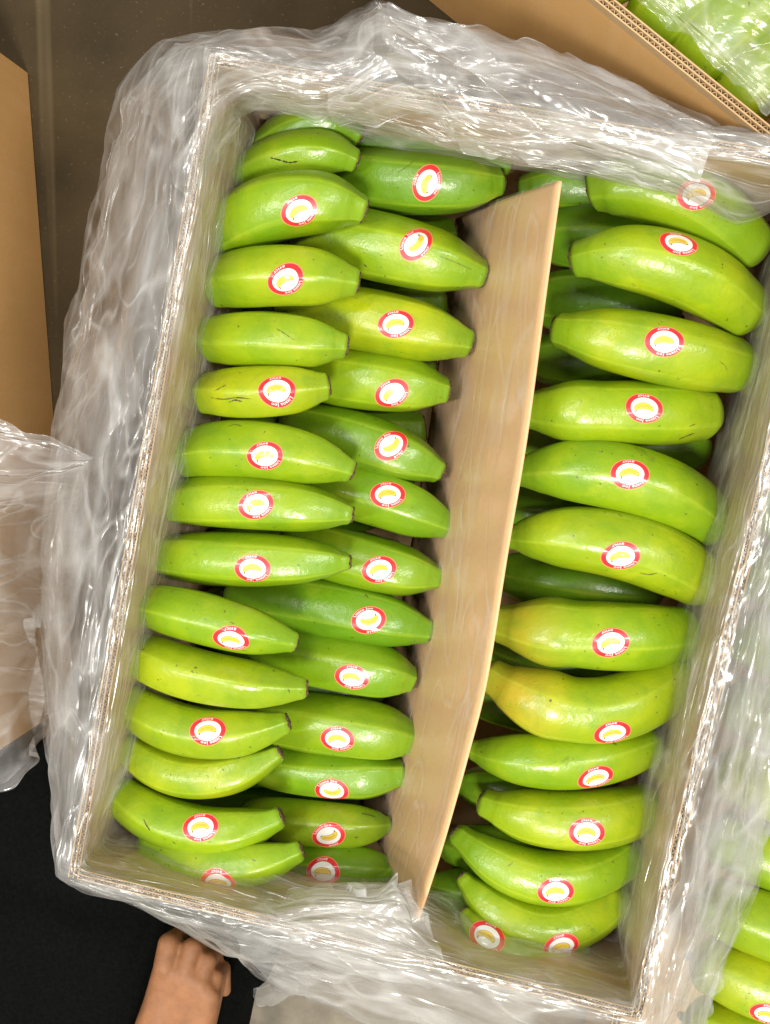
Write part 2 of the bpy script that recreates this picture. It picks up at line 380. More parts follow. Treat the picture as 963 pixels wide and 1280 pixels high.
# carton behind, top right
a = Vector(W(740, -3, 0)[:2]); b = Vector(W(963, 178, 0)[:2]); d = (b - a).normalized(); c0 = b + d * .012
n = Vector((-d.y, d.x));
if n.dot(Vector((1, 1))) < 0: n = -n
C2 = [tuple(c0 - d * .55), tuple(c0), tuple(c0 + n * .39), tuple(c0 - d * .55 + n * .39)]
carton('fruit_carton', C2, H, 'cardboard carton at the top right with a bare corrugated rim and tan outer wall', fluted=(0, 1, 3), board=M_KRAFT)
# carton at the left
a = Vector(W(36, 92, -H)[:2]); b = Vector(W(70, 545, -H)[:2]); d = (b - a).normalized(); n = Vector((-1, -.12)).normalized(); n = (n - d * n.dot(d)).normalized()
C3 = [tuple(a), tuple(a + d * .56), tuple(a + d * .56 + n * .39), tuple(a + n * .39)]
carton('fruit_carton', C3, H, 'cardboard carton at the left edge, its tan side wall with a hand hole', board=M_KRAFT, hole=0)
# carton at the right, a little lower
s0 = Vector(MAIN[1]) + mu * .012 + mv * .20
C4 = [tuple(s0), tuple(s0 + mu * .39), tuple(s0 + mu * .39 + mv * .55), tuple(s0 + mv * .55)]
carton('fruit_carton', C4, H - .135, 'low cardboard carton at the right edge, mostly under clear plastic')

# ------------------------------------------------------------------ divider
top_px = [(699, 226), (682, 350), (657, 540), (632, 690), (607, 845), (585, 935), (553, 1050), (521, 1150)]
def divider():
    T = path([tuple(W(x, y, -.004)) for x, y in top_px], 90)
    rows = []; nv = 24
    for i, p in enumerate(T):
        s = i / 89
        row = []
        for j in range(nv + 1):
            f = j / nv; z = -.19 * f
            shift = -(.074 * f + .006 * math.sin(PI * f) * math.sin(3 * s + .4))
            row.append(np.array([p[0], p[1], p[2] + z]) + np.array([mu.x, mu.y, 0]) * shift)
        rows.append(row)
    A = np.array(rows); n = np.array([mu.x, mu.y, .33]); n /= np.linalg.norm(n)
    B = A + n * .0020
    ring = np.concatenate([A, B[:, ::-1]], 1)
    me = grid_mesh('divider_board', ring, closed_v=True, smooth=False)
    bm = bmesh.new(); bm.from_mesh(me); nr = ring.shape[1]; bm.verts.ensure_lookup_table()
    for base in (0, 89 * nr):
        for j in range(nv):
            a, b, c, d = base + j, base + j + 1, base + nr - 2 - j, base + nr - 1 - j
            bm.faces.new([bm.verts[k] for k in (a, b, c, d)])
    bmesh.ops.recalc_face_normals(bm, faces=bm.faces); bm.to_mesh(me); bm.free()
    o = link('divider_board', me, M_KRAFT_D)
    tag(o, 'plain tan cardboard divider leaning between the two halves of bananas', 'divider')
    return A, n
M_KRAFT_D = cardboard('divider_board', (.76, .475, .25, 1), (.68, .415, .205, 1), .03)
DIV_A, DIV_N = divider()

# ------------------------------------------------------------------ bananas
PROF_T = [0, .012, .04, .08, .14, .22, .34, .5, .62, .72, .80, .87, .93, .97, 1.0]
def mark(root, bvh, pts, wpx, mat, seed=1):
    """a scratch or scar along photo points, lying on the peel"""
    r = random.Random(seed); P = path([(x, y, 0) for x, y in pts], 22); vs = []
    for k, p in enumerate(P):
        q = P[min(k + 1, 21)] - P[max(k - 1, 0)]; q /= np.linalg.norm(q) + 1e-9; t = k / 21; w = wpx * (math.sin(PI * t) ** .5 * .8 + .1) * r.uniform(.15, 1.0) / 2
        for sgn in (-1, 1):
            d = (W(p[0] - q[1] * w * sgn, p[1] + q[0] * w * sgn, 0) - CAMP).normalized(); h, n, _, _ = bvh.ray_cast(CAMP, d)
            if h is None: return
            vs.append(h + n * (.00025 if n.dot(d) < 0 else -.00025))
    me = bpy.data.meshes.new('scar'); me.from_pydata([tuple(v) for v in vs], [], [(2 * k, 2 * k + 1, 2 * k + 3, 2 * k + 2) for k in range(21)])
    o = link('scar', me, mat); o.parent = root
def banana(Apx, Mpx, Spx, Wd, dz, sr=.36, zt=(-.018, 0, -.004), lab='', group='', blunt=1.0, ridge=.06, stick=None, roll=None, name='banana', full=.95, green=0.0, ripe=0.0):
    """blossom end, middle, stem end (photo points), width (photo px), height below the rim"""
    sr *= 1.14
    A = W(*Apx, dz + zt[0]); Mm = W(*Mpx, dz + zt[1]); S = W(*Spx, dz + zt[2])
    R = Wd * pxm(dz) / 2
    Cc = Mm * 2 - (A + S) * .5
    NT, NR = 64, 40
    ts = np.concatenate([np.linspace(0, .1, 14)[:-1] ** 1.0, np.linspace(.1, .9, NT - 24), np.linspace(.9, 1, 12)[1:]])
    prof_r = [0, .30, .52 * blunt, .70 * blunt + .0, .86, .95, 1.0, 1.0, .97, full * .975, full * .89, max(sr * 1.35, .73 * full), max(sr * 1.12, .54), sr * 1.03, sr * 1.0]
    rs = np.interp(ts, PROF_T, prof_r)
    k = np.array([1, 2, 3, 2, 1.]) / 9; rs2 = np.convolve(np.pad(rs, 2, mode='edge'), k, 'valid'); rs2[0] = 0; rs2[1] = max(rs2[1] * .8, .16); rs = rs2; rs[-1] *= .78; rs[-2] *= .93
    r = random.Random(hash((round(Mpx[0]), round(Mpx[1]))) & 0xffff)
    ph0 = roll if roll is not None else r.uniform(0, 2 * PI); wob = r.uniform(-.4, .4); sq = r.uniform(.96, 1.03); bend = r.uniform(-.02, .03)
    V = np.zeros((len(ts), NR, 3)); pe = np.zeros((len(ts), NR, 3))
    up = Vector((0, 0, 1))
    for i, t in enumerate(ts):
        P = A * (1 - t) ** 2 + Cc * 2 * t * (1 - t) + S * t * t
        T = ((Cc - A) * (1 - t) + (S - Cc) * t).normalized()
        side = T.cross(up).normalized(); u2 = side.cross(T).normalized()
        amp = ridge * (.45 + .9 * abs(t - .45)) * (1 if t > .02 else t / .02)
        for j in range(NR):
            th = 2 * PI * j / NR; q = 5 * (th + ph0 + wob * t) / 2
            cr_ = abs(math.cos(q)) ; rd = 1 - amp * 1.6 * (math.sqrt(max(0, 1 - cr_ ** 3)) ) + amp * .6
            rr = R * rs[i] * rd * (1 + .012 * math.sin(3 * th + 7 * t + ph0))
            V[i, j] = P + side * (math.cos(th) * rr) + u2 * (math.sin(th) * rr * sq)
            pe[i, j] = (t, cr_ ** 6, 0)
    me = grid_mesh('peel', V, closed_v=True)
    at = me.attributes.new('peel', 'FLOAT_VECTOR', 'POINT'); at.data.foreach_set('vector', pe.reshape(-1).astype(np.float32))
    root = link(name, me, M_BAN); tag(root, lab, 'banana', group); root.color = (green, ripe, 0, 1)
    bvh = BVHTree.FromPolygons([Vector(v) for v in V.reshape(-1, 3)], [tuple(p.vertices) for p in me.polygons])
    # cut stem: rough brown cap
    T = (S - Cc).normalized(); side = T.cross(up).normalized(); u2 = side.cross(T).normalized(); rr = R * rs[-1]
    bm = bmesh.new(); rings = []
    for q, (f, off) in enumerate(((.96, -.0010), (1.0, .0002), (.92, .0010), (.60, .0013), (.25, .0006))):
        rings.append([bm.verts.new(S + T * (off + r.uniform(-.0005, .0006)) + side * math.cos(a) * rr * f * r.uniform(.93, 1.04) + u2 * math.sin(a) * rr * f * r.uniform(.93, 1.04)) for a in [2 * PI * j / 18 for j in range(18)]])
    for q in range(4):
        for j in range(18): bm.faces.new((rings[q][j], rings[q][(j + 1) % 18], rings[q + 1][(j + 1) % 18], rings[q + 1][j]))
    bm.faces.new(rings[-1]); o = bm_obj('stem_scar', bm, M_SCAR); o.parent = root
    # blossom end nub
    T0 = (A - Cc).normalized(); bm = bmesh.new(); bmesh.ops.create_icosphere(bm, subdivisions=2, radius=R * .13)
    for v in bm.verts: v.co = v.co * r.uniform(.8, 1.2) + A + T0 * R * .02
    o = bm_obj('blossom_tip', bm, M_TIP, smooth=True); o.parent = root
    if stick:
        sticker(root, bvh, *stick)
    return root, bvh

# --- one flat sticker pattern, later wrapped on each fruit
def text_tris(body, size):
    cu = bpy.data.curves.new('lettering', 'FONT'); cu.body = body; cu.size = size; cu.align_x = 'CENTER'; cu.space_character = 1.08; cu.offset = .006 * size / .3
    cu.resolution_u = 2
    o = bpy.data.objects.new('lettering', cu); COL.objects.link(o)
    me = bpy.data.meshes.new_from_object(o); me.calc_loop_triangles()
    vs = np.array([v.co[:2] for v in me.vertices]); tr = [tuple(t.vertices) for t in me.loop_triangles]
    bpy.data.objects.remove(o); bpy.data.curves.remove(cu); bpy.data.meshes.remove(me)
    return vs, tr
SA, SB = .0130, .0098     # half axes of the sticker in metres
def sticker_pattern():
    V, Fc, Mt, Lv = [], [], [], []     # flat verts (unit ellipse coords), faces, material index, layer
    def put(vs, fs, mi, lay):
        b = len(V); V.extend([tuple(v) for v in vs]); Lv.extend([lay] * len(vs)); Fc.extend([tuple(b + k for k in f) for f in fs]); Mt.extend([mi] * len(fs))
    n = 48
    def ring(r0, r1, mi, lay, steps):
        rad = np.linspace(r0, r1, steps + 1); vs = [(r * math.cos(2 * PI * k / n), r * math.sin(2 * PI * k / n)) for r in rad for k in range(n)]
        put(vs, [(i * n + k, (i + 1) * n + k, (i + 1) * n + (k + 1) % n, i * n + (k + 1) % n) for i in range(steps) for k in range(n)], mi, lay)
    ring(.955, 1.0, 4, 0, 1); ring(.725, .955, 0, 0, 3); ring(.71, .725, 3, 0, 1); ring(.04, .71, 1, 0, 5)
    put([(.04 * math.cos(2 * PI * k / n), .04 * math.sin(2 * PI * k / n)) for k in range(n)], [tuple(range(n))], 1, 0)
    # the printed fruit: a bunch of two crescents with a dark outline
    def crescent(grow, mi, lay, shift=0.0):
        m = 16; vs = []
        for k in range(m + 1):
            t = k / m; ang = math.radians(200 + 150 * t); w = (math.sin(PI * min(1, t * 1.02)) ** .55) * .19 + .012
            cx, cy = .02 + shift, .32; R0 = .47
            for s in (-1, 1):
                rr = R0 + s * (w + grow)
                vs.append((cx + rr * math.cos(ang) * .98, cy + rr * math.sin(ang) * 1.0))
        put(vs, [(2 * k, 2 * k + 1, 2 * k + 3, 2 * k + 2) for k in range(m)], mi, lay)
    crescent(.022, 3, 1); crescent(0, 2, 2)
    # streaks and the stem
    for w0 in (-.05, .05):
        vs = []; m = 12
        for k in range(m + 1):
            t = k / m; ang = math.radians(222 + 106 * t)
            for s in (-1, 1): vs.append((.02 + (.47 + w0 + s * .008) * math.cos(ang), .32 + (.47 + w0 + s * .008) * math.sin(ang)))
        put(vs, [(2 * k, 2 * k + 1, 2 * k + 3, 2 * k + 2) for k in range(m)], 3, 3)
    put([(.40, .22), (.46, .19), (.47, .36), (.41, .36)], [(0, 1, 2, 3)], 3, 3)
    put([(-.40, .17), (-.36, .12), (-.42, .10), (-.45, .14)], [(0, 1, 2, 3)], 3, 3)
    # lettering round the ring
    for body, top, size in (("Lizana Joo", True, .235), ("avicr", False, .25)):
        vs, tr = text_tris(body, size); out = []
        for x, y in vs:
            yy = y - size * .28
            if top: a = PI / 2 + .30 - x / .84 * 1.2; r = .84 + yy
            else: a = -PI / 2 + .10 + x / .84 * 1.2; r = .84 - yy
            out.append((r * math.cos(a), r * math.sin(a)))
        put(out, tr, 5, 1)
    return np.array(V), Fc, Mt, np.array(Lv)
SPV, SPF, SPM, SPL = sticker_pattern()
def sticker(root, bvh, px, py, ang=0, flip=True, sc=1.0):
    """centre in the photo, tilt in degrees (image sense, counter-clockwise), flip: printed upside down"""
    p = W(px, py, 0); d = (p - CAMP).normalized(); hit, nrm, _, _ = bvh.ray_cast(CAMP, d)
    if hit is None:
        hit, nrm, _, _ = bvh.find_nearest(W(px, py, -.07))
    if nrm.dot(d) > 0: nrm = -nrm
    a = math.radians(ang + ((px * 7 + py * 3) % 11 - 5) * 1.3 + (180 if flip else 0))
    e = ROT @ Vector((math.cos(a), math.sin(a), 0)); e1 = (e - nrm * e.dot(nrm)).normalized(); e2 = nrm.cross(e1)
    vs = []
    for (x, y), l in zip(SPV, SPL):
        q = hit + e1 * (x * SA * sc) + e2 * (y * SB * sc)
        h2, n2, _, _ = bvh.ray_cast(q + nrm * .012, -nrm)
        if h2 is None or (h2 - q).length > .012: h2, n2, _, _ = bvh.find_nearest(q)
        if n2.dot(nrm) < 0: n2 = -n2
        vs.append(h2 + (n2 * .4 + nrm * .6).normalized() * (.00030 + l * .00010))
    me = bpy.data.meshes.new('sticker'); me.from_pydata([tuple(v) for v in vs], [], SPF)
    me.polygons.foreach_set('material_index', SPM)
    me.polygons.foreach_set('use_smooth', np.ones(len(SPF), bool)); me.update()
    o = link('sticker', me, [M_RED, M_WHITE, M_YEL, M_INK, M_RIM, M_PINK]); o.parent = root
    return o

GA = 'green bananas in the far left row'; GB = 'green bananas beside the divider, on its left'
GC = 'green bananas in the upper right row'; GD = 'green bananas lying under the right row'
rowA = [  # blossom, middle, stem, width, dz, extras
 ((315, 205), (382, 160), (450, 172), 56, -.078, dict(sr=.42, green=.8), None, 'dark green banana in the top left corner, stem touching the one below it'),
 ((292, 232), (370, 194), (446, 202), 60, -.066, dict(sr=.42, green=.5), None, 'green banana with a short dark scratch across it, second down in the left row'),
 ((264, 305), (355, 256), (455, 264), 84, -.050, dict(sr=.40, zt=(-.028, 0, -.004)), (374, 264, 35), 'fat lime banana right under the scratched one in the left row'),
 ((257, 357), (350, 345), (447, 353), 77, -.050, dict(sr=.40), (357, 351, 22), 'lime banana fourth from the top of the left row, blunt ended'),
 ((249, 424), (340, 424), (433, 432), 71, -.050, dict(sr=.40), None, 'lime banana without a sticker, fifth from the top of the left row'),
 ((246, 492), (328, 490), (410, 482), 66, -.048, dict(sr=.46, ridge=.10), (346, 487, 8), 'short angular banana with brown rub marks, in the left row'),
 ((214, 572), (325, 562), (441, 589), 75, -.052, dict(sr=.36), (331, 570, 12), 'long banana just below the short angular one in the left row'),
 ((202, 629), (315, 628), (440, 643), 72, -.052, dict(sr=.34), (320, 631, 12), 'second long banana below the short angular one in the left row'),
 ((191, 694), (305, 700), (437, 702), 72, -.052, dict(sr=.30, full=.92), (316, 711, 8), 'banana with a thin ridged neck and dark cut stem, in the left row'),
 ((170, 752), (262, 774), (371, 803), 68, -.034, dict(sr=.36), (289, 800, 0), 'tilted yellow-green banana overlapping the one below, midway down the left row'),
 ((157, 808), (255, 846), (383, 860), 70, -.036, dict(sr=.36), None, 'curved yellow-green banana without a sticker, between two with stickers in the left row'),
 ((146, 862), (242, 914), (360, 902), 68, -.040, dict(sr=.38), (260, 913, 0), 'curved banana with a sticker, fourth from the bottom of the left row'),
 ((150, 920), (240, 970), (350, 940), 62, -.046, dict(sr=.36), None, 'strongly curved banana without a sticker, third from the bottom of the left row'),
 ((138, 980), (238, 1036), (352, 1020), 68, -.044, dict(sr=.40), (251, 1034, 0), 'banana with a short brown dent, second from the bottom of the left row'),
 ((175, 1045), (272, 1080), (377, 1062), 62, -.040, dict(sr=.40), (273, 1103, 0), 'lowest banana of the left row, next to the plastic at the bottom'),
]
ROWA = []; ROWB = []; ROWC = []
for A, Mi, S, w, dz, kw, st, lab in rowA:
    kw = dict(kw); kw.setdefault('blunt', 1.18); kw.setdefault('ridge', .09)
    stk = (st[0], st[1], st[2], True) if st else None
    r_, b_ = banana(A, Mi, S, w, dz, lab=lab, group=GA, stick=stk, **kw); ROWA.append((r_, b_))
rowB = [
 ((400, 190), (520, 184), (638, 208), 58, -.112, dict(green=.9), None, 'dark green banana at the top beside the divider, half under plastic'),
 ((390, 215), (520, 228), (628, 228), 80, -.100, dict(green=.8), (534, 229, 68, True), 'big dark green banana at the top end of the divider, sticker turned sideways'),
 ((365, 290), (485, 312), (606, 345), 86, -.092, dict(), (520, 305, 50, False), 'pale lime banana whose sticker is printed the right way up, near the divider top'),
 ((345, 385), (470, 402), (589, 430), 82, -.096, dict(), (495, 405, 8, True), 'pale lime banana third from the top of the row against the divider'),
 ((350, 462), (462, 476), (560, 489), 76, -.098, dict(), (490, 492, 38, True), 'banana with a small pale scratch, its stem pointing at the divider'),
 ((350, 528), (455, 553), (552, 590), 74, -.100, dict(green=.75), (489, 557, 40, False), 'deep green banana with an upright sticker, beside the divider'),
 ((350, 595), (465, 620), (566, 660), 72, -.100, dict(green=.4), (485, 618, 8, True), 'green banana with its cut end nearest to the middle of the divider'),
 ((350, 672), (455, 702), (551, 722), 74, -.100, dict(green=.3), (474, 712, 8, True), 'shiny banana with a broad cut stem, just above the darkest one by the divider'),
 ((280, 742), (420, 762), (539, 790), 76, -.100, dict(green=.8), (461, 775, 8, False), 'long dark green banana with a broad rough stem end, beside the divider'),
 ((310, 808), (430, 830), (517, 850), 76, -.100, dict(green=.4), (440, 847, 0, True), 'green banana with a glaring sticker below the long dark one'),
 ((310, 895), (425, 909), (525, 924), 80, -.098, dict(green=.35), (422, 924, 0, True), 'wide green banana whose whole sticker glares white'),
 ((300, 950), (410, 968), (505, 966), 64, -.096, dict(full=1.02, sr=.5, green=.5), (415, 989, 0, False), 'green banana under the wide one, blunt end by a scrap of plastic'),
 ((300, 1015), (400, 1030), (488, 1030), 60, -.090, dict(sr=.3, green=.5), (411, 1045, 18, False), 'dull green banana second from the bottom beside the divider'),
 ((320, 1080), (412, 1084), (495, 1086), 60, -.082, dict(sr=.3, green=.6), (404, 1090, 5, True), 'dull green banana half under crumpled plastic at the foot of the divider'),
]
for A, Mi, S, w, dz, kw, st, lab in rowB:
    kw = dict(kw); kw.setdefault('sr', .38); kw.setdefault('ridge', .09)
    ROWB.append(banana(A, Mi, S, w, dz, lab=lab, group=GB, stick=st, **kw))
rowC = [
 ((948, 325), (850, 246), (740, 238), 86, -.062, dict(sr=.52, green=.4), (871, 243, 5, True), 'curved banana at the top right, partly behind the plastic'),
 ((946, 405), (840, 334), (717, 326), 84, -.050, dict(sr=.46), (849, 303, -8, True), 'thick curved banana second from the top of the right row'),
 ((937, 462), (820, 436), (694, 412), 84, -.048, dict(sr=.46), (831, 427, 0, True), 'straight thick lime banana third from the top of the right row'),
 ((897, 518), (780, 516), (653, 512), 80, -.056, dict(sr=.5, full=1.05), (806, 510, 0, True), 'banana with small dark nicks near its tip, in the right row'),
 ((902, 668), (790, 600), (641, 592), 86, -.054, dict(sr=.34), (788, 592, -8, True), 'long curved banana with a pointed left end, in the right row'),
 ((893, 738), (780, 682), (633, 672), 86, -.052, dict(sr=.30), (776, 696, 5, True), 'glossy curved banana just below the long pointed one in the right row'),
 ((871, 790), (748, 794), (620, 778), 86, -.052, dict(sr=.50, full=1.08, ripe=.8), (764, 804, 10, True), 'broad banana with an orange-tinged left end and a glaring sticker'),
 ((864, 825), (745, 888), (607, 840), 84, -.054, dict(sr=.46, full=1.08, ripe=1.0), (766, 917, 5, True), 'large banana with a yellow streak, its sticker seen edge on'),
 ((824, 922), (712, 950), (588, 936), 72, -.060, dict(sr=.32), (745, 973, 12, True), 'banana whose sticker sits on its lower edge, below the yellow-streaked one'),
 ((829, 1000), (718, 1026), (602, 1002), 76, -.058, dict(sr=.42), (734, 1041, 0, True), 'banana with a dry left tip, fourth from the bottom of the right row'),
 ((801, 1055), (688, 1098), (569, 1040), 70, -.058, dict(sr=.40), (695, 1115, 0, True), 'curved banana third from the bottom of the right row'),
 ((784, 1108), (680, 1160), (577, 1095), 66, -.056, dict(sr=.30), (702, 1184, 5, True), 'curved banana with a black stem end, second from the bottom of the right row'),
 ((742, 1190), (652, 1197), (580, 1138), 54, -.044, dict(sr=.30), (609, 1171, -35, True), 'lowest banana of the right row, sticker low on its left side'),
]
for A, Mi, S, w, dz, kw, st, lab in rowC:
    kw = dict(kw); kw.setdefault('blunt', 1.2); kw.setdefault('zt', (-.030, 0, -.006)); kw.setdefault('ridge', .045)
    ROWC.append(banana(A, Mi, S, w, dz, lab=lab, group=GC, stick=st, **kw))
rowD = [
 ((840, 235), (740, 232), (650, 236), 60, -.122, 'shaded banana behind the top corner of the divider'),
 ((850, 318), (760, 300), (660, 300), 78, -.118, 'shaded banana showing between the two topmost of the right row'),
 ((850, 398), (750, 378), (650, 378), 78, -.116, 'shiny shaded banana showing above the straight thick one'),
 ((850, 462), (740, 452), (645, 450), 66, -.120, 'shaded banana showing below the straight thick one'),
 ((884, 560), (790, 555), (620, 545), 64, -.124, 'shaded banana whose rounded tip shows right of the long curved one'),
 ((800, 645), (700, 640), (600, 632), 60, -.126, 'very dark banana deep between the two long curved ones'),
 ((830, 735), (730, 728), (610, 712), 74, -.118, 'dark banana showing below the glossy curved one'),
 ((780, 830), (690, 824), (590, 795), 64, -.118, 'dark banana below the one with the orange-tinged end'),
 ((740, 905), (650, 880), (575, 862), 60, -.124, 'dark banana tucked behind the left end of the yellow-streaked one'),
 ((710, 1005), (640, 992), (572, 978), 62, -.105, 'dark banana beside the divider, left of the dry-tipped one'),
 ((700, 1060), (620, 1064), (548, 1052), 60, -.092, 'dark banana near the foot of the divider, left of two curved ones'),
 ((690, 1118), (610, 1116), (536, 1104), 54, -.078, 'dull banana at the foot of the divider by the bottom wall'),
]
for A, Mi, S, w, dz, lab in rowD:
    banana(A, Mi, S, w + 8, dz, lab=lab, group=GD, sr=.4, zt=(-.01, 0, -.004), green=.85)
mark(*ROWA[1], [(338, 197), (350, 200), (362, 203), (375, 201)], 3.5, M_TIP, 1)
mark(*ROWA[5], [(264, 497), (280, 499), (297, 497), (316, 499)], 2.4, M_SCAR, 2); mark(*ROWA[5], [(286, 503), (294, 500), (303, 502)], 3, M_SCAR, 3); mark(*ROWA[5], [(268, 489), (276, 485), (283, 481)], 1.6, M_SCAR, 4)
mark(*ROWA[4], [(346, 411), (356, 417), (368, 425)], 1.8, M_BRUISE, 5); mark(*ROWA[13], [(180, 1024), (183, 1031), (188, 1038)], 2.6, M_SCAR, 6)
mark(*ROWA[6], [(286, 533), (294, 531), (302, 533)], 2, M_BRUISE, 7); mark(*ROWA[13], [(216, 1052), (220, 1055)], 2.2, M_BRUISE, 8)
mark(*ROWB[4], [(449, 476), (457, 470), (463, 458)], 1.3, M_PALE, 9); mark(*ROWB[2], [(550, 320), (572, 329), (590, 337)], 1.4, M_BRUISE, 10); mark(*ROWB[1], [(497, 216), (508, 209), (518, 201)], 1.2, M_BRUISE, 11)
mark(*ROWB[2], [(455, 330), (459, 334)], 2.6, M_SCAR, 12); mark(*ROWB[12], [(452, 1017), (462, 1019), (470, 1022)], 2.4, M_SCAR, 14); mark(*ROWB[11], [(352, 933), (368, 934), (385, 937)], 1.8, M_TIP, 15)
mark(*ROWC[3], [(848, 549), (858, 545), (868, 541)], 1.8, M_TIP, 16); mark(*ROWC[3], [(862, 533), (869, 530)], 1.5, M_SCAR, 17); mark(*ROWC[5], [(800, 716), (812, 718), (822, 716)], 2, M_BRUISE, 18)
mark(*ROWC[2], [(900, 452), (907, 458), (909, 464)], 1.6, M_BRUISE, 19); mark(*ROWC[8], [(766, 929), (771, 931)], 3, M_BRUISE, 20)
GL = 'green bananas in the layer under the left rows'
for i in range(11):
    y = 205 + 80 * i; x = 320 - i * 13
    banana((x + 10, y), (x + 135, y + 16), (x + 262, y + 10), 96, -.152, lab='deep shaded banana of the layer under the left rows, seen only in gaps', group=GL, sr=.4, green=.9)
# neighbours' fruit
GE = 'green bananas in the top right carton'; GF = 'green bananas in the right carton under plastic'
for A, Mi, S, w, lab in [((800, 52), (860, -10), (960, -80), 92, 'darker banana under plastic at the top of the neighbouring carton'),
        ((852, 100), (920, 25), (1030, -40), 96, 'bright banana under plastic in the middle of the top right carton'),
        ((902, 155), (965, 85), (1070, 15), 84, 'banana under plastic nearest to the corner of the top right carton'),
        ((740, -10), (800, -70), (900, -140), 90, 'banana at the top right carton beyond the upper picture edge')]:
    banana(A, Mi, S, w, -.075, lab=lab, group=GE, blunt=1.2)
rt = [(560, 'upper'), (640, ''), (722, ''), (805, ''), (888, ''), (972, ''), (1056, ''), (1140, ''), (1215, ''), (1290, '')]
rl = ['banana under plastic at the right edge, beside the long pointed one', 'banana under plastic at the right edge, level with the glossy curved one', 'banana behind plastic at the right edge, level with the broad orange-tinged one',
      'banana behind plastic at the right edge, level with the glaring sticker', 'banana behind plastic at the right edge, level with the large yellow-streaked one', 'banana behind plastic at the right edge, level with the dry-tipped one',
      'banana behind the film hem, third from the bottom at the right edge', 'bare lime banana second from the bottom at the right edge', 'bare lime banana at the lower right corner with part of a sticker', 'lime banana cut off by the bottom right corner of the picture']
for i, (y, _) in enumerate(rt):
    x0 = 944 - (y - 560) * .125
    banana((x0, y - 20), (x0 + 120, y + 25), (x0 + 250, y + 52), 86, -.104 + .004 * (i % 2), lab=rl[i], group=GF, blunt=1.2, zt=(-.012, 0, 0), stick=((960, 1269, 0, True) if i == 8 else None))

